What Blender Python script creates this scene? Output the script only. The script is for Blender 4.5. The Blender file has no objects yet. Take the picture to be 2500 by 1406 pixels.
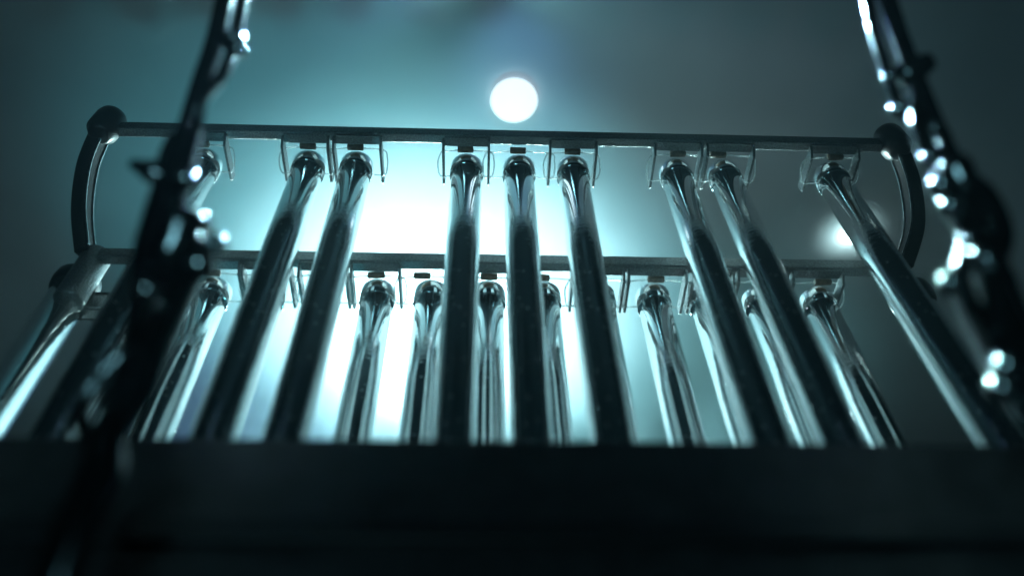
import bpy, bmesh, math, random
from mathutils import Vector, Matrix
random.seed(7)
PI = math.pi
scene = bpy.context.scene
COL = scene.collection

# ------------------------------------------------------------------ camera
# pixel units below are those of the 2500 x 1406 photograph
FPX, CX, CY = 2000.0, 1250.0, 703.0
CAMZ = 0.75                                   # height of the lens above the stage
up_c = Vector((-45.0, 1563.0, -2000.0)).normalized()
x_c = Vector((1.0, -0.015, -0.0342)).normalized()
y_c = up_c.cross(x_c).normalized()
x_c = y_c.cross(up_c).normalized()
ROT = Matrix((x_c, y_c, up_c))                # camera space -> world space
ORG = Vector((0.0, 0.0, CAMZ))

cam_d = bpy.data.cameras.new('camera')
cam = bpy.data.objects.new('camera', cam_d)
COL.objects.link(cam)
cam.matrix_world = Matrix.Translation(ORG) @ ROT.to_4x4()
cam_d.sensor_width = 36.0
cam_d.lens = 36.0 * FPX / 2500.0
cam_d.clip_start, cam_d.clip_end = 0.01, 200.0
cam_d.dof.use_dof = True
cam_d.dof.focus_distance = 1.015
cam_d.dof.aperture_fstop = 1.3
cam_d.dof.aperture_blades = 9
scene.camera = cam

# ------------------------------------------------------------------ world, colour
w = bpy.data.worlds.new('World'); scene.world = w; w.use_nodes = True
w.node_tree.nodes['Background'].inputs[0].default_value = (0.25, 0.75, 1.0, 1)
w.node_tree.nodes['Background'].inputs[1].default_value = 0.004
scene.view_settings.view_transform = 'Standard'
scene.view_settings.look = 'None'
scene.view_settings.exposure = 0.0
scene.view_settings.gamma = 1.0
scene.render.engine = 'CYCLES'
cy = scene.cycles
cy.max_bounces = 10; cy.glossy_bounces = 9; cy.diffuse_bounces = 3; cy.transmission_bounces = 4
cy.volume_bounces = 1
cy.caustics_reflective = True
cy.sample_clamp_indirect = 6.0
cy.use_denoising = True
try: cy.denoiser = 'OPENIMAGEDENOISE'
except Exception: pass

def ray(u, v):
    return ROT @ Vector(((u - CX) / FPX, (CY - v) / FPX, -1.0))
def at_depth(u, v, d):                        # point of the place seen at a pixel, d metres along the lens axis
    return ORG + ray(u, v) * d
def on_wall(u, v, Y):                         # where a line of sight meets the plane y = Y
    r = ray(u, v); return ORG + r * (Y / r.y)
def project(p):
    c = ROT.transposed() @ (p - ORG)
    return CX + FPX * c.x / -c.z, CY - FPX * c.y / -c.z
def x_for(u, y, z):                           # x of the point (x, y, z) that is seen in column u
    lo, hi = -2.0, 2.0
    for _ in range(50):
        m = (lo + hi) / 2
        if project(Vector((m, y, z)))[0] < u: lo = m
        else: hi = m
    return (lo + hi) / 2

# ------------------------------------------------------------------ unseen stage lights and added fills
CLOTH_H = 1.16                                # height of the added glow cloth above the lens
def on_cloth(u, v):
    r = ray(u, v); return ORG + r * (CLOTH_H / r.z)
def spot(pos, target, half_deg, energy, color, blend=1.0, radius=0.03):
    d = bpy.data.lights.new('unseen_spot_light', 'SPOT')
    d.energy = energy; d.color = color; d.spot_size = math.radians(2 * half_deg)
    d.spot_blend = blend; d.shadow_soft_size = radius
    o = bpy.data.objects.new('unseen_spot_light', d); COL.objects.link(o)
    o.location = pos
    o.rotation_euler = (Vector(target) - Vector(pos)).to_track_quat('-Z', 'Y').to_euler()
    return o
def wash(u, v, rpx, energy, color, blend=1.0):
    """added up-light, unseen behind the chimes, imitating haze glow on the cloth; rpx is the radius of its pool in photo pixels"""
    t = on_cloth(u, v)
    pos = Vector((t.x * 0.8, max(t.y, 0.98), CAMZ + 0.05))
    dist = (t - pos).length
    rad = rpx / FPX * (t - ORG).length
    spot(pos, t, math.degrees(math.atan(rad / dist)), energy, color, blend)
wash(1075, 790, 560, 190, (0.56, 0.96, 1.0))                 # hot core behind the tubes
wash(1070, 830, 330, 420, (0.64, 0.98, 1.0))
wash(1080, 780, 720, 100, (0.36, 0.90, 1.0))
wash(840, 560, 760, 17, (0.10, 0.75, 0.90))                 # broad cyan wash
wash(660, 1000, 420, 14, (0.20, 0.48, 1.0))                 # bluer light low on the left
wash(1290, 220, 300, 3.5, (0.14, 0.42, 1.0))                # blue round the lamp
wash(1700, 240, 460, 1.1, (0.95, 0.75, 0.85))                  # weak rosy light, upper right
wash(2075, 575, 62, 110, (0.55, 0.97, 1.0))                 # small pool behind the right-hand tube
wash(1700, 960, 480, 10, (0.30, 0.95, 0.98))
for bx in (-0.5, -0.3, -0.1, 0.1, 0.3, 0.5):                # back-lights hidden behind the damper box, skimming down over the rails
    spot((bx * 0.8, 1.25, CAMZ + 1.05), (bx * 0.9, 0.5, CAMZ + 0.80), 19, 42, (0.62, 1.0, 1.0), 0.25, 0.02)
for sx in (-1, 1):                                          # added to brighten the curved ends of the frame
    spot((sx * 0.05, 1.2, CAMZ + 1.04), (sx * 0.55, 0.54, CAMZ + 0.83), 8, 75, (0.75, 1.0, 1.0), 0.4, 0.02)
for sx in (-1, 1):                                          # added from above, one for the glints on each stand near the lens
    spot((sx * 0.02, 0.335, CAMZ + 1.11), (sx * 0.28, 0.27, CAMZ + 0.50), 12.5, 95, (0.50, 0.95, 1.0), 0.4, 0.03)
for sx, q in ((-1, (490, 240, 0.6)), (1, (2160, 150, 0.63))):  # violet-blue glints high on the two stands
    spot((sx * 0.05, 0.34, CAMZ + 1.12), at_depth(*q), 7.5, 40, (0.16, 0.24, 1.0), 0.4, 0.03)
spot((0.04, 0.30, CAMZ + 1.00), on_cloth(1262, 175), 24, 0.9, (0.20, 0.52, 1.0))  # added fill against the shadow above the round lamp
spot((-0.35, -0.6, 0.45), (0, 0.5, CAMZ + 0.60), 40, 8, (0.35, 0.85, 1.0), 0.8, 0.15)   # added dim fill from the front, lifting the dark rails

# ------------------------------------------------------------------ materials
def mat(name):
    m = bpy.data.materials.new(name); m.use_nodes = True
    nt = m.node_tree; nt.nodes.clear()
    out = nt.nodes.new('ShaderNodeOutputMaterial')
    b = nt.nodes.new('ShaderNodeBsdfPrincipled')
    nt.links.new(b.outputs[0], out.inputs[0])
    return m, nt, b
def coords(nt, scale=(1, 1, 1)):
    tc = nt.nodes.new('ShaderNodeTexCoord'); mp = nt.nodes.new('ShaderNodeMapping')
    mp.inputs['Scale'].default_value = scale
    nt.links.new(tc.outputs['Object'], mp.inputs['Vector'])
    return mp.outputs[0]
def noise(nt, vec, scale, detail=3.0, rough=0.5):
    n = nt.nodes.new('ShaderNodeTexNoise')
    n.inputs['Scale'].default_value = scale; n.inputs['Detail'].default_value = detail
    n.inputs['Roughness'].default_value = rough
    nt.links.new(vec, n.inputs['Vector']); return n.outputs['Fac']
def ramp(nt, fac, a, b, ca, cb):
    r = nt.nodes.new('ShaderNodeValToRGB')
    r.color_ramp.elements[0].position = a; r.color_ramp.elements[1].position = b
    r.color_ramp.elements[0].color = (*ca, 1); r.color_ramp.elements[1].color = (*cb, 1)
    nt.links.new(fac, r.inputs[0]); return r.outputs[0]
def bump(nt, h, dist, strength=1.0, prev=None):
    b = nt.nodes.new('ShaderNodeBump')
    b.inputs['Strength'].default_value = strength; b.inputs['Distance'].default_value = dist
    nt.links.new(h, b.inputs['Height'])
    if prev is not None: nt.links.new(prev, b.inputs['Normal'])
    return b.outputs[0]

def chrome():
    m, nt, b = mat('chrome_plate')
    b.inputs['Metallic'].default_value = 1.0
    v = coords(nt)
    smear = noise(nt, coords(nt, (60, 60, 9)), 1.0, 5, 0.6)
    b_col = ramp(nt, smear, 0.3, 0.75, (0.84, 0.88, 0.89), (0.93, 0.95, 0.95))
    nt.links.new(b_col, b.inputs['Base Color'])
    rr = ramp(nt, smear, 0.35, 0.8, (0.025,) * 3, (0.10,) * 3)
    nt.links.new(rr, b.inputs['Roughness'])
    rings = noise(nt, coords(nt, (14, 14, 210)), 1.0, 4, 0.65)      # faint polishing rings round the tube
    wav = noise(nt, v, 38.0, 2, 0.5)                              # slow waviness of the plating
    n1 = bump(nt, wav, 0.0005, 1.0)
    n2 = bump(nt, rings, 0.00038, 1.0, n1)
    vor = nt.nodes.new('ShaderNodeTexVoronoi'); vor.inputs['Scale'].default_value = 120.0
    nt.links.new(v, vor.inputs['Vector'])
    pits = ramp(nt, vor.outputs['Distance'], 0.05, 0.16, (1, 1, 1), (0, 0, 0))   # sparse specks
    n3 = bump(nt, pits, 0.0006, 0.9, n2)
    nt.links.new(n3, b.inputs['Normal'])
    tg = nt.nodes.new('ShaderNodeTangent'); tg.direction_type = 'RADIAL'; tg.axis = 'Z'
    nt.links.new(tg.outputs[0], b.inputs['Tangent'])
    b.inputs['Anisotropic'].default_value = 0.6                 # turned on a lathe: scatters up and down the tube
    b.inputs['Anisotropic Rotation'].default_value = 0.25
    return m
def coated(name, base, rough, grain, depth, patchy=True):
    m, nt, b = mat(name)
    v = coords(nt)
    n = noise(nt, v, grain, 2, 0.5)
    nt.links.new(ramp(nt, n, 0.3, 0.7, tuple(c * 0.7 for c in base), tuple(c * 1.3 for c in base)), b.inputs['Base Color'])
    if patchy: nt.links.new(ramp(nt, noise(nt, v, grain * 0.3), 0.3, 0.7, (rough * 0.85,) * 3, (rough * 1.2,) * 3), b.inputs['Roughness'])
    else: b.inputs['Roughness'].default_value = rough
    nt.links.new(bump(nt, n, depth, 1.0), b.inputs['Normal'])
    return m
M_CHROME = chrome()
M_HAMMER = coated('black_hammered_paint', (0.17, 0.18, 0.185), 0.36, 520.0, 0.0010, False)
[n for n in M_HAMMER.node_tree.nodes if n.type == 'BSDF_PRINCIPLED'][0].inputs['Metallic'].default_value = 0.65
M_SATIN = coated('black_satin_paint', (0.016, 0.018, 0.020), 0.34, 900.0, 0.0001)
M_ARM = coated('black_gloss_paint', (0.006, 0.007, 0.008), 0.38, 700.0, 0.00015)
[n for n in M_ARM.node_tree.nodes if n.type == 'BSDF_PRINCIPLED'][0].inputs['Specular IOR Level'].default_value = 0.12
M_BEAM = coated('black_damper_box_paint', (0.018, 0.020, 0.022), 0.50, 60.0, 0.0006)
M_SLEEVE = coated('brown_rubber', (0.11, 0.07, 0.045), 0.42, 260.0, 0.0003)
M_CABLE = coated('glossy_black_metal', (0.20, 0.21, 0.22), 0.14, 110.0, 0.0006)
[n for n in M_CABLE.node_tree.nodes if n.type == 'BSDF_PRINCIPLED'][0].inputs['Metallic'].default_value = 1.0
M_GLINT_STEEL = coated('polished_steel', (0.55, 0.57, 0.58), 0.05, 200.0, 0.00002)
[n for n in M_GLINT_STEEL.node_tree.nodes if n.type == 'BSDF_PRINCIPLED'][0].inputs['Metallic'].default_value = 1.0
def cordmat():
    m, nt, b = mat('clear_nylon_cord')
    b.inputs['Base Color'].default_value = (0.85, 0.9, 0.9, 1)
    b.inputs['Roughness'].default_value = 0.22
    b.inputs['Transmission Weight'].default_value = 0.75
    b.inputs['IOR'].default_value = 1.5
    v = coords(nt)
    nt.links.new(bump(nt, noise(nt, v, 900.0), 0.0002), b.inputs['Normal'])
    return m
M_CORD = cordmat()
def clothmat():
    m, nt, b = mat('grey_glow_cloth')
    v = coords(nt, (1.3, 1.3, 0.12))
    f = noise(nt, v, 3.0, 3)
    nt.links.new(ramp(nt, f, 0.3, 0.7, (0.50, 0.50, 0.51), (0.60, 0.60, 0.61)), b.inputs['Base Color'])
    b.inputs['Roughness'].default_value = 0.95
    b.inputs['Specular IOR Level'].default_value = 0.1
    return m
M_CLOTH = clothmat()
def emitmat(name, color, strength):
    m, nt, b = mat(name)
    b.inputs['Base Color'].default_value = (0.8, 0.8, 0.8, 1)
    b.inputs['Emission Color'].default_value = (*color, 1)
    b.inputs['Emission Strength'].default_value = strength
    return m

# ------------------------------------------------------------------ mesh helpers
def link(name, bm, material, parent=None, smooth=True, world=None):
    bmesh.ops.recalc_face_normals(bm, faces=bm.faces[:])
    me = bpy.data.meshes.new(name); bm.to_mesh(me); bm.free()
    me.materials.append(material)
    if smooth: me.polygons.foreach_set('use_smooth', [True] * len(me.polygons))
    me.update()
    o = bpy.data.objects.new(name, me); COL.objects.link(o)
    if parent is not None:
        o.parent = parent
    return o
def empty(name, loc, label, cat, group=None):
    o = bpy.data.objects.new(name, None); COL.objects.link(o)
    o.empty_display_size = 0.02
    o.location = loc; o['label'] = label; o['category'] = cat
    if group: o['group'] = group
    return o
def lathe(bm, prof, seg=48, center=(0, 0, 0), cap=True):
    rings = []
    for r, z in prof:
        rings.append([bm.verts.new((center[0] + r * math.cos(2 * PI * k / seg), center[1] + r * math.sin(2 * PI * k / seg), center[2] + z)) for k in range(seg)])
    for a, b in zip(rings, rings[1:]):
        for k in range(seg):
            bm.faces.new((a[k], a[(k + 1) % seg], b[(k + 1) % seg], b[k]))
    if cap:
        bm.faces.new(rings[0][::-1]); bm.faces.new(rings[-1])
def box(bm, x0, x1, y0, y1, z0, z1, bev=0.0, seg=2):
    r = bmesh.ops.create_cube(bm, size=1.0)
    for vtx in r['verts']:
        vtx.co = Vector(((x0 + x1) / 2 + vtx.co.x * (x1 - x0), (y0 + y1) / 2 + vtx.co.y * (y1 - y0), (z0 + z1) / 2 + vtx.co.z * (z1 - z0)))
    if bev > 0:
        es = list({e for vtx in r['verts'] for e in vtx.link_edges})
        bmesh.ops.bevel(bm, geom=es, offset=bev, segments=seg, affect='EDGES', profile=0.5)
def smooth_path(pts, n=8):
    out = []
    P = [pts[0]] + list(pts) + [pts[-1]]
    for i in range(1, len(P) - 2):
        p0, p1, p2, p3 = P[i - 1], P[i], P[i + 1], P[i + 2]
        for k in range(n):
            t = k / n
            out.append(0.5 * ((2 * p1) + (p2 - p0) * t + (2 * p0 - 5 * p1 + 4 * p2 - p3) * t * t + (3 * p1 - p0 - 3 * p2 + p3) * t ** 3))
    out.append(Vector(P[-2])); return out
def tube(bm, pts, rad, seg=14, flat=1.0):
    """sweep a round section along pts; rad is a number or one per point"""
    n = len(pts); rads = rad if isinstance(rad, (list, tuple)) else [rad] * n
    t0 = (pts[1] - pts[0]).normalized()
    nrm = t0.orthogonal().normalized(); rings = []
    for i, p in enumerate(pts):
        t = (pts[min(i + 1, n - 1)] - pts[max(i - 1, 0)]).normalized()
        nrm = (nrm - t * nrm.dot(t)).normalized(); bi = t.cross(nrm)
        rings.append([bm.verts.new(p + (nrm * math.cos(2 * PI * k / seg) + bi * math.sin(2 * PI * k / seg) * flat) * rads[i]) for k in range(seg)])
    for a, b in zip(rings, rings[1:]):
        for k in range(seg):
            bm.faces.new((a[k], a[(k + 1) % seg], b[(k + 1) % seg], b[k]))
    bm.faces.new(rings[0][::-1]); bm.faces.new(rings[-1])

# ------------------------------------------------------------------ added cloth that stands in for the glowing haze
bm = bmesh.new()
NX = 60
g = [[bm.verts.new((-6 + 12 * i / NX, 0.365 + 6.5 * j / NX, CAMZ + CLOTH_H + 0.012 * math.sin(i * 0.9) * math.sin(j * 0.7 + 1))) for j in range(NX + 1)] for i in range(NX + 1)]
for i in range(NX):
    for j in range(NX):
        bm.faces.new((g[i][j], g[i][j + 1], g[i + 1][j + 1], g[i + 1][j]))
o = link('haze_glow_cloth', bm, M_CLOTH); o['kind'] = 'structure'

# ------------------------------------------------------------------ the chimes
ROW = {   # y and z of the tube tops, rail section, rail ends (columns)
    1: dict(y=0.5147, z=CAMZ + 0.905, ry0=0.470, ry1=0.4825, rz0=CAMZ + 0.9035, rz1=CAMZ + 0.9205, v=408),
    2: dict(y=0.6080, z=CAMZ + 0.769, ry0=0.5626, ry1=0.5755, rz0=CAMZ + 0.7690, rz1=CAMZ + 0.7855, v=713),
}
U1 = [505, 758, 873, 1140, 1266, 1396.5, 1646, 1763, 2022]
U2 = [391, 526, 660, 790, 925, 1054, 1192, 1326, 1458, 1591, 1717, 1850, 1990]
X1 = [x_for(u, ROW[1]['y'], ROW[1]['z']) for u in U1]
X2 = [x_for(u, ROW[2]['y'], ROW[2]['z']) for u in U2]
R_TUBE, R_CAP = 0.0187, 0.0205

stand = empty('chime_stand', (0, ROW[2]['y'], 0), 'black steel frame of the tubular bells with two horizontal rails and chrome posts', 'chime stand')
def sp(name, bm, m, smooth=True, parent=None):       # a part of the stand, written in world coordinates
    bmesh.ops.translate(bm, verts=bm.verts[:], vec=(0, -ROW[2]['y'], 0))
    return link(name, bm, m, parent or stand, smooth)
# ends of the frame
XL1, XR1 = x_for(248, ROW[1]['ry0'], ROW[1]['rz0']), x_for(2192, ROW[1]['ry0'], ROW[1]['rz0'])
XL2, XR2 = x_for(240, 0.575, ROW[2]['rz0']), x_for(2212, 0.575, ROW[2]['rz0'])
for i, (xa, xb) in ((1, (XL1 - 0.002, XR1 + 0.002)), (2, (XL2, XR2))):
    r = ROW[i]; bm = bmesh.new()
    box(bm, xa, xb, r['ry0'], r['ry1'], r['rz0'], r['rz1'], 0.0016, 2)
    sp('rail', bm, M_HAMMER, False)
rail_mid1 = (ROW[1]['ry0'] + ROW[1]['ry1']) / 2

def bracket(row, xc, xl, xr):
    r = ROW[row]
    y0, y1 = r['ry1'] - 0.002, r['ry1'] + 0.050
    zt, zb = r['rz0'] - 0.0004, r['rz0'] - 0.016
    bm = bmesh.new()
    box(bm, xl + 0.0013, xr - 0.0013, y0 - 0.0085, y0 + 0.0035, zt - 0.0028, zt, 0.0006)
    b = sp('bracket', bm, M_HAMMER, False)
    for x in (xl, xr):
        q = bmesh.new()
        # prong: upright strip with a rounded tip
        prof = [(y0 - 0.006, zt), (y0 - 0.006, zt - 0.006), (y0 + 0.003, zb), (y1 - 0.003, zb), (y1 - 0.0008, zb + 0.0012),
                (y1, zb + 0.004), (y1, zt - 0.004), (y1 - 0.0008, zt - 0.0012), (y1 - 0.003, zt)]
        vs = [[q.verts.new((x + sx * 0.0015, yy, zz)) for yy, zz in prof] for sx in (-1, 1)]
        q.faces.new(vs[0][::-1]); q.faces.new(vs[1])
        for k in range(len(prof)):
            k2 = (k + 1) % len(prof)
            q.faces.new((vs[0][k], vs[0][k2], vs[1][k2], vs[1][k]))
        bmesh.ops.bevel(q, geom=q.edges[:], offset=0.0004, segments=1, affect='EDGES')
        sp('prong', q, M_HAMMER, False, b)

def prong_x(row, u):
    r = ROW[row]; return x_for(u, r['ry1'] + 0.02, r['rz0'] - 0.01)
BR1 = [(505, 448, 557), (758, 695, 805), (873, 818, 932), (1140, 1083, 1193), (1396.5, 1341, 1452), (1646, 1593, 1706), (1763, 1720, 1831), (2022, 1970, 2084)]
BR2 = [(391, 330, 448), (526, 460, 592), (660, 600, 715), (790, 735, 850), (925, 861, 978), (1192, 1122, 1256), (1458, 1394, 1518), (1591, 1530, 1668), (1717, 1684, 1782), (1850, 1794, 1912), (1990, 1926, 2046)]
# neighbouring brackets that share a wall in the photograph are set a few millimetres apart
for row, lst in ((1, BR1), (2, BR2)):
    for uc, ul, ur in lst:
        bracket(row, uc, prong_x(row, ul), prong_x(row, ur))

# end bosses, curved arms, sockets, posts
POST_Y = 0.600
for s, xe1, up_, ua in ((-1, XL1, 196, 190), (1, XR1, 2214, 2236)):
    z1 = ROW[1]['rz0']
    bm = bmesh.new()
    R = 0.0185
    lathe(bm, [(R * 0.55, -0.012), (R * 0.72, -0.010), (R * 0.8, -0.004), (R, 0.0), (R, 0.026), (R * 0.93, 0.033), (R * 0.7, 0.038), (0.004, 0.040)], 40, (xe1, rail_mid1 - 0.002, z1))
    sp('end_boss', bm, M_SATIN)
    # arm: curved flat bar that drops from the upper boss back to the socket on the post
    zpost = ROW[2]['z'] + 0.004
    xp = x_for(up_, POST_Y, zpost)
    a0 = Vector((xe1 + s * 0.004, rail_mid1, z1 + 0.006))
    a1 = Vector((xe1 + s * 0.016, rail_mid1 + 0.03, z1 - 0.030))
    a2 = Vector((xe1 + s * 0.015, rail_mid1 + 0.065, z1 - 0.075))
    a3 = Vector((xp + (-s) * 0.010, POST_Y - 0.030, zpost + 0.010))
    path = smooth_path([a0, a1, a2, a3], 10)
    bm = bmesh.new()
    # rectangular section with rounded edges, kept upright
    prev = None; W_, H_ = 0.0082, 0.0105
    rings = []; edge_a = []; edge_b = []
    for i, p in enumerate(path):
        t = (path[min(i + 1, len(path) - 1)] - path[max(i - 1, 0)]).normalized()
        side = Vector((1, 0, 0)); side = (side - t * side.dot(t)).normalized(); oth = t.cross(side)
        ring = []
        edge_a.append(p - side * (s * (W_ + 0.0004)) + oth * (H_ * 0.9)); edge_b.append(p - side * (s * (W_ + 0.0004)) - oth * (H_ * 0.9))
        for qx, qy in ((1, 1), (-1, 1), (-1, -1), (1, -1)):
            for k in range(5):
                a = math.atan2(qy, qx) - PI / 4 + PI / 2 * k / 4
                ring.append(bm.verts.new(p + side * (qx * (W_ - 0.0022) + 0.0022 * math.cos(a)) + oth * (qy * (H_ - 0.0022) + 0.0022 * math.sin(a))))
        rings.append(ring)
    for a, b in zip(rings, rings[1:]):
        for k in range(20): bm.faces.new((a[k], a[(k + 1) % 20], b[(k + 1) % 20], b[k]))
    bm.faces.new(rings[0][::-1]); bm.faces.new(rings[-1])
    arm = sp('curved_arm', bm, M_ARM)
    for e_ in (edge_a, edge_b):
        bm = bmesh.new(); tube(bm, e_[2:-1], 0.0014, 8)
        sp('glint_bead', bm, M_GLINT_STEEL, True, arm)  # rods added to imitate the bright highlights along the arm edges
    # socket cylinder
    bm = bmesh.new(); R = 0.0165
    lathe(bm, [(R - 0.002, -0.070), (R, -0.067), (R, 0.016), (R - 0.002, 0.019), (R - 0.006, 0.020)], 40, (xp - s * 0.020, POST_Y - 0.022, zpost))
    sp('socket', bm, M_HAMMER)
    # post with collar
    bm = bmesh.new(); R = 0.0215
    lathe(bm, [(R, -zpost + 0.02), (R, -0.010)], 56, (xp, POST_Y, zpost))
    post = sp('post', bm, M_CHROME)
    bm = bmesh.new()
    lathe(bm, [(0.0225, -0.028), (0.0255, -0.024), (0.0265, -0.014), (0.0255, -0.004), (0.022, 0.0), (0.012, 0.004)], 56, (xp, POST_Y, zpost))
    sp('collar', bm, M_SATIN)
    bm = bmesh.new()
    box(bm, xp - 0.045, xp + 0.045, POST_Y - 0.35, POST_Y + 0.35, 0.0, 0.035, 0.012, 3)
    sp('foot', bm, M_SATIN, False)
    if s > 0: continue
    bm = bmesh.new()
    box(bm, xp - s * 0.042, xp - s * 0.010, POST_Y + 0.001, POST_Y + 0.016, zpost - 0.052, zpost - 0.026, 0.003)
    sp('clamp_lug', bm, M_HAMMER, False)

# damper box / lower crosspiece close to the lens
by0 = 0.430
bz1 = CAMZ + by0 * math.tan(math.radians(52) + math.atan((CY - 1071) / FPX))
bm = bmesh.new()
box(bm, XL2 - 0.40, XR2 + 0.40, by0, by0 + 0.05, bz1 - 0.200, bz1, 0.003)
beam = sp('damper_box', bm, M_BEAM, False)
bm = bmesh.new()
box(bm, XL2 - 0.398, XR2 + 0.398, by0 - 0.007, by0 - 0.0005, bz1 - 0.086, bz1 - 0.068, 0.002)
sp('trim_strip', bm, M_SATIN, False, beam)

# ---- tubes
def shaft_mesh(L):
    bm = bmesh.new(); R = R_TUBE
    lathe(bm, [(R - 0.002, -L), (R, -L + 0.001)] + [(R, -L + (L - 0.024) * k / 6) for k in range(1, 7)], 72)
    return bm
cap_me = None
def chime(row, x, label, L, xl, xr):
    r = ROW[row]
    t = empty('chime_tube', (x, r['y'], r['z']), label, 'chime tube', 'hanging chrome tubes of the chimes')
    t.rotation_euler = (0, 0, random.uniform(0, 6.28)) if False else (0, 0, 0)
    bm = shaft_mesh(L); link('shaft', bm, M_CHROME, t)
    bm = bmesh.new(); R = R_CAP
    lathe(bm, [(R_TUBE + 0.0002, -0.0252), (R - 0.0006, -0.0248), (R, -0.0240), (R, -0.0040), (R - 0.0003, -0.0026), (R - 0.0012, -0.0010), (R - 0.0026, -0.0003), (R - 0.005, 0.0), (0.003, 0.0008)], 72)
    link('cap', bm, M_CHROME, t)
    # cord: through the tube below the cap, round both prongs and back through the sleeve
    yb = r['ry1'] - r['y'] + 0.006; zc = -0.0035
    yl = 0.0; zl = -0.0175
    dl, dr = xl - x - 0.0026, xr - x + 0.0026
    bow = 0.004
    pts = [Vector((dl, yb + 0.003, zc - 0.001)), Vector((-0.009, yb + 0.001, zc)), Vector((0.009, yb + 0.001, zc)), Vector((dr, yb + 0.003, zc - 0.001)),
           Vector((dr + bow, yb + 0.012, zc - 0.004)), Vector((dr + bow, yl - 0.005, zl + 0.003)), Vector((dr, yl + 0.004, zl)),
           Vector((R_TUBE * 0.8, yl, zl - 0.005)), Vector((-R_TUBE * 0.8, yl, zl - 0.005)), Vector((dl, yl + 0.004, zl)),
           Vector((dl - bow, yl - 0.005, zl + 0.003)), Vector((dl - bow, yb + 0.012, zc - 0.004)), Vector((dl, yb + 0.003, zc - 0.001))]
    bm = bmesh.new(); tube(bm, smooth_path(pts, 6), 0.0010, 8)
    link('cord', bm, M_CORD, t)
    # rubber sleeve between rail and tube
    bm = bmesh.new(); q = bmesh.new()
    off = random.uniform(-0.002, 0.002)
    if label in SLIPPED: off = SLIPPED[label]
    tilt = random.uniform(-0.0008, 0.0008)
    hl = 0.0098; cx = off
    tube(bm, [Vector((cx - hl, yb, zc - tilt)), Vector((cx - hl + 0.0006, yb, zc - tilt)), Vector((cx, yb, zc)), Vector((cx + hl - 0.0006, yb, zc + tilt)), Vector((cx + hl, yb, zc + tilt))],
         [0.0032, 0.0040, 0.0042, 0.0040, 0.0032], 20)
    link('sleeve', bm, M_SLEEVE, t)
    return t
SLIPPED = {}
L1 = [
 'short-looking chrome tube at the left end of the upper row, crossed by the blurred stand',
 'left tube of the left-hand pair in the upper row',
 'right tube of the left-hand pair in the upper row, bordering the brightest gap',
 'left tube of the three close together in the upper row',
 'middle tube of the three in the upper row, directly below the round white lamp',
 'right tube of the three close together in the upper row, just right of the lamp',
 'left tube of the right-hand pair in the upper row',
 'right tube of the right-hand upper pair, its rubber sleeve slipped to the left',
 'rightmost chrome tube of the upper row, crossing the small white glow']
L2 = [
 'leftmost tube of the lower row, nearly lost behind the blurred left cable stand',
 'lower row tube just right of the blurred left cable stand, with a bright streaked shaft',
 'lower row tube almost wholly hidden behind the second upper tube from the left',
 'lower row tube almost wholly hidden behind the third upper tube from the left',
 'lower row tube hanging alone in the middle of the brightest gap',
 'lower row tube close left of the three central upper tubes, its sleeve slipped left',
 'lower row tube seen between the left and middle of the three central upper tubes',
 'lower row tube seen between the middle and right of the three central upper tubes',
 'lower row tube hidden behind the right one of the three central upper tubes',
 'lower row tube hanging in the open gap right of the three central upper tubes',
 'lower row tube peeking out on the left of the right-hand upper pair',
 'lower row tube seen between the two tubes of the right-hand upper pair',
 'rightmost tube of the lower row, beside a bright white bracket prong']
SLIPPED[L1[7]] = -0.011; SLIPPED[L2[5]] = -0.010; SLIPPED[L2[7]] = -0.004
def bounds(row, xs, brs, i, u):
    px = sorted([prong_x(row, b[1]) for b in brs] + [prong_x(row, b[2]) for b in brs])
    x = xs[i]
    return max(p for p in px if p < x - 0.01), min(p for p in px if p > x + 0.01)
for i, x in enumerate(X1):
    a, b = bounds(1, X1, BR1, i, U1[i]); chime(1, x, L1[i], 0.86 + 0.028 * i, a, b)
for i, x in enumerate(X2):
    a, b = bounds(2, X2, BR2, i, U2[i]); chime(2, x, L2[i], 0.72 + 0.022 * i, a, b)

# ------------------------------------------------------------------ stage lamp seen above the rail
def stage_lamp(u, v, rpx, label, strength, color):
    """globe lamp let into the cloth, with a collar"""
    r_ = ray(u, v); h0 = CLOTH_H - 0.003
    p = ORG + r_ * (h0 / r_.z)
    depth = -(ROT.transposed() @ (p - ORG)).z
    r = rpx / FPX * depth
    t = empty('stage_lamp', p, label, 'lamp', 'stage lamps in the background')
    bm = bmesh.new()
    lathe(bm, [(max(r * math.cos(a), 0.0003), 0.34 * r * math.sin(a)) for a in [-PI / 2 + PI * k / 24 for k in range(25)]], 48)
    link('globe', bm, emitmat('lamp_globe', color, strength), t)
    bm = bmesh.new(); lathe(bm, [(r * 0.8, 0.014), (r * 0.99, 0.014), (r * 0.99, 0.03 + r), (r * 0.8, 0.03 + r)], 40)
    link('collar', bm, M_SATIN, t)
    return t
stage_lamp(1255, 246, 58, 'round white stage lamp glowing out of focus above the upper rail', 1.05, (0.80, 0.97, 1.0))
stage_lamp(2082, 580, 15, 'small stage lamp shining from behind the rightmost upper tube', 34.0, (0.75, 1.0, 1.0))

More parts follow.
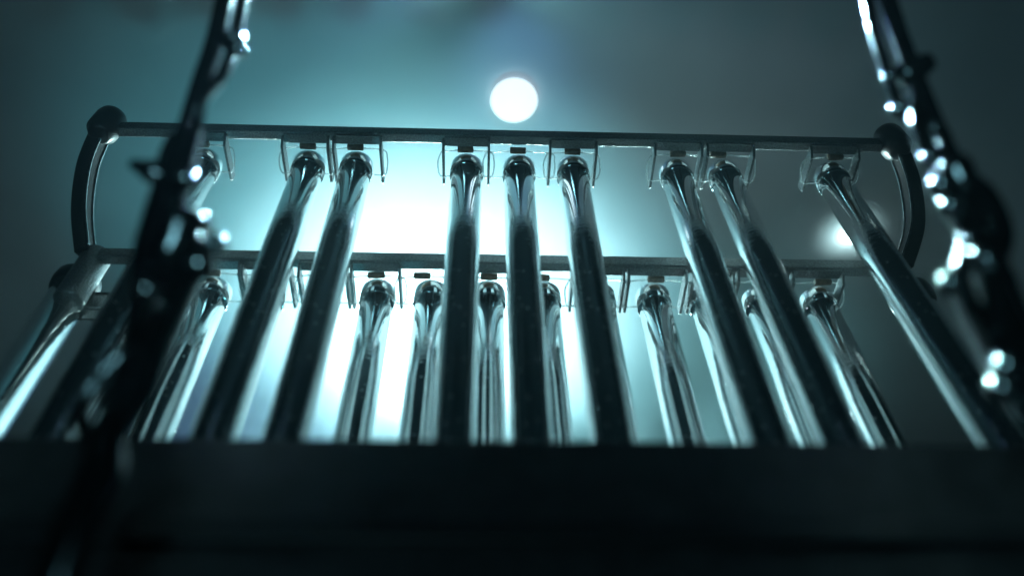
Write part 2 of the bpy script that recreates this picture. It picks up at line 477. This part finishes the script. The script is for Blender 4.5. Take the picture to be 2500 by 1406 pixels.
# ------------------------------------------------------------------ blurred cable stands near the lens
def strand(name, pts, rad, m, parent, origin, seg=16):
    P = smooth_path([at_depth(*q[:3]) - origin for q in pts], 8)
    if isinstance(rad, (list, tuple)):
        R = []
        for i in range(len(rad) - 1):
            for k in range(8): R.append(rad[i] + (rad[i + 1] - rad[i]) * k / 8)
        R.append(rad[-1])
    else: R = rad
    bm = bmesh.new(); tube(bm, P, R, seg)
    return link(name, bm, m, parent)
def blob(name, u, v, d, rx, ry, rz, ang, m, parent, origin, taper=0.8):
    """clamp body or knob: short lathe turned along a direction of the picture plane"""
    p = at_depth(u, v, d) - origin
    ax = ROT @ Vector((math.cos(ang), math.sin(ang), 0.15))
    bm = bmesh.new()
    lathe(bm, [(rx * 0.55, -ry), (rx * 0.85, -ry * 0.9), (rx, -ry * 0.55), (rx * 0.92, -ry * 0.2), (rx, ry * 0.1), (rx * taper, ry * 0.6), (rx * taper * 0.8, ry * 0.92), (rx * taper * 0.4, ry)], 28)
    bmesh.ops.rotate(bm, verts=bm.verts[:], matrix=ax.to_track_quat('Z', 'Y').to_matrix())
    bmesh.ops.translate(bm, verts=bm.verts[:], vec=p)
    return link(name, bm, m, parent)

o1 = at_depth(120, 1500, 0.40)
c1 = empty('cable_stand', o1, 'blurred black stand with glossy cables wound round it, on the left near the lens', 'cable stand', 'blurred cable stands near the lens')
strand('pole', [(560, -60, 0.66), (528, 90, 0.64), (492, 200, 0.62), (455, 310, 0.60), (410, 450, 0.57), (380, 600, 0.55), (350, 760, 0.52), (300, 940, 0.49), (240, 1120, 0.46), (165, 1310, 0.43), (90, 1500, 0.40)],
       [0.007, 0.0075, 0.0075, 0.0065, 0.010, 0.014, 0.010, 0.009, 0.009, 0.010, 0.010], M_CABLE, c1, o1)
strand('cable', [(600, -60, 0.66), (575, 90, 0.64), (545, 180, 0.61), (492, 240, 0.59), (478, 320, 0.585), (452, 430, 0.56), (432, 520, 0.54), (470, 620, 0.53), (430, 740, 0.51), (385, 850, 0.49), (345, 960, 0.475), (275, 1070, 0.455), (262, 1180, 0.44), (200, 1290, 0.42), (130, 1500, 0.40)],
       [0.005] * 5 + [0.007, 0.008, 0.011, 0.010, 0.010, 0.009, 0.0085, 0.0085, 0.0085, 0.0085], M_CABLE, c1, o1)
strand('cable', [(420, 330, 0.595), (400, 400, 0.58), (430, 470, 0.56), (400, 560, 0.54), (345, 640, 0.54), (360, 740, 0.52), (330, 830, 0.50), (250, 920, 0.49), (200, 1010, 0.48), (230, 1110, 0.46), (180, 1230, 0.44), (100, 1500, 0.40)],
       [0.003, 0.005, 0.006, 0.007, 0.007, 0.007, 0.006, 0.006, 0.006, 0.006, 0.006, 0.006], M_CABLE, c1, o1)
blob('clamp', 432, 600, 0.54, 0.018, 0.026, 0, -1.9, M_CABLE, c1, o1)
blob('knob', 372, 420, 0.57, 0.0085, 0.016, 0, 2.75, M_CABLE, c1, o1, 0.55)
blob('knob', 566, 95, 0.63, 0.007, 0.010, 0, 0.3, M_CABLE, c1, o1)

o2 = at_depth(2640, 1400, 0.40)
c2 = empty('cable_stand', o2, 'blurred black stand with glossy looped cables, on the right near the lens', 'cable stand', 'blurred cable stands near the lens')
strand('pole', [(2150, -60, 0.66), (2196, 90, 0.64), (2240, 210, 0.62), (2290, 340, 0.60), (2345, 460, 0.57), (2405, 600, 0.55), (2470, 760, 0.52), (2540, 920, 0.49), (2600, 1080, 0.46), (2700, 1400, 0.40)],
       [0.007, 0.007, 0.008, 0.009, 0.010, 0.010, 0.010, 0.010, 0.010, 0.011], M_CABLE, c2, o2)
strand('cable', [(2115, -20, 0.66), (2135, 80, 0.645), (2160, 165, 0.63), (2185, 240, 0.62), (2225, 290, 0.61), (2285, 315, 0.60), (2310, 370, 0.585), (2300, 440, 0.57), (2318, 500, 0.56), (2360, 580, 0.545), (2345, 680, 0.53), (2375, 770, 0.515), (2440, 880, 0.49), (2475, 960, 0.475), (2545, 1080, 0.45), (2660, 1400, 0.42)],
       [0.005, 0.005, 0.005, 0.005, 0.007, 0.007, 0.006, 0.007, 0.007, 0.006, 0.006, 0.008, 0.009, 0.009, 0.008, 0.008], M_CABLE, c2, o2)
strand('cable', [(2235, 250, 0.60), (2240, 310, 0.59), (2268, 370, 0.58), (2330, 420, 0.57), (2400, 480, 0.555), (2440, 570, 0.54), (2420, 660, 0.53), (2450, 760, 0.51), (2500, 860, 0.49), (2540, 1000, 0.47), (2680, 1400, 0.42)],
       [0.004, 0.006, 0.007, 0.007, 0.009, 0.009, 0.009, 0.010, 0.010, 0.010, 0.010], M_CABLE, c2, o2)
blob('clamp', 2350, 450, 0.56, 0.012, 0.020, 0, -1.2, M_CABLE, c2, o2)
blob('clamp', 2430, 680, 0.53, 0.012, 0.024, 0, -1.2, M_CABLE, c2, o2)
blob('knob', 2235, 170, 0.62, 0.010, 0.014, 0, 0.5, M_CABLE, c2, o2)

# ------------------------------------------------------------------ thin stage haze
bm = bmesh.new()
bmesh.ops.create_cube(bm, size=1.0)
for v_ in bm.verts: v_.co = Vector((v_.co.x * 11, v_.co.y * 9, (v_.co.z + 0.5) * (CAMZ + CLOTH_H - 0.02 + 1.0) - 1.0))
hm = bpy.data.materials.new('haze'); hm.use_nodes = True; hm.node_tree.nodes.clear()
ho = hm.node_tree.nodes.new('ShaderNodeOutputMaterial'); hv = hm.node_tree.nodes.new('ShaderNodeVolumePrincipled')
hv.inputs['Color'].default_value = (0.62, 0.90, 1.0, 1); hv.inputs['Density'].default_value = 0.04; hv.inputs['Anisotropy'].default_value = 0.92
hm.node_tree.links.new(hv.outputs[0], ho.inputs['Volume'])
hz = link('haze', bm, hm, None, False); hz['kind'] = 'stuff'

def glint_ball(u, v, d, r, parent, origin):  # small balls added on the stands to give blurred glint discs
    p = at_depth(u, v, d) - origin
    bm = bmesh.new()
    lathe(bm, [(r * math.cos(a) if abs(a) < 1.5 else 0.0004, r * 0.85 * math.sin(a)) for a in [-1.53 + 3.06 * k / 14 for k in range(15)]], 24, tuple(p))
    link('glint_ball', bm, M_GLINT_STEEL, parent)
for u, v, d, r in ((583, 123, .62, .006), (456, 440, .555, .008), (526, 596, .53, .008), (490, 650, .52, .010), (405, 625, .53, .006), (362, 710, .50, .008)):
    glint_ball(u, v, d, r, c1, o1)
for u, v, d, r in ((2170, 190, .62, .006), (2195, 268, .61, .008), (2285, 318, .60, .008), (2268, 385, .575, .007), (2300, 455, .56, .010), (2322, 505, .55, .009), (2362, 588, .54, .007), (2322, 692, .52, .009), (2458, 895, .48, .010), (2448, 950, .47, .010)):
    glint_ball(u, v, d, r, c2, o2)
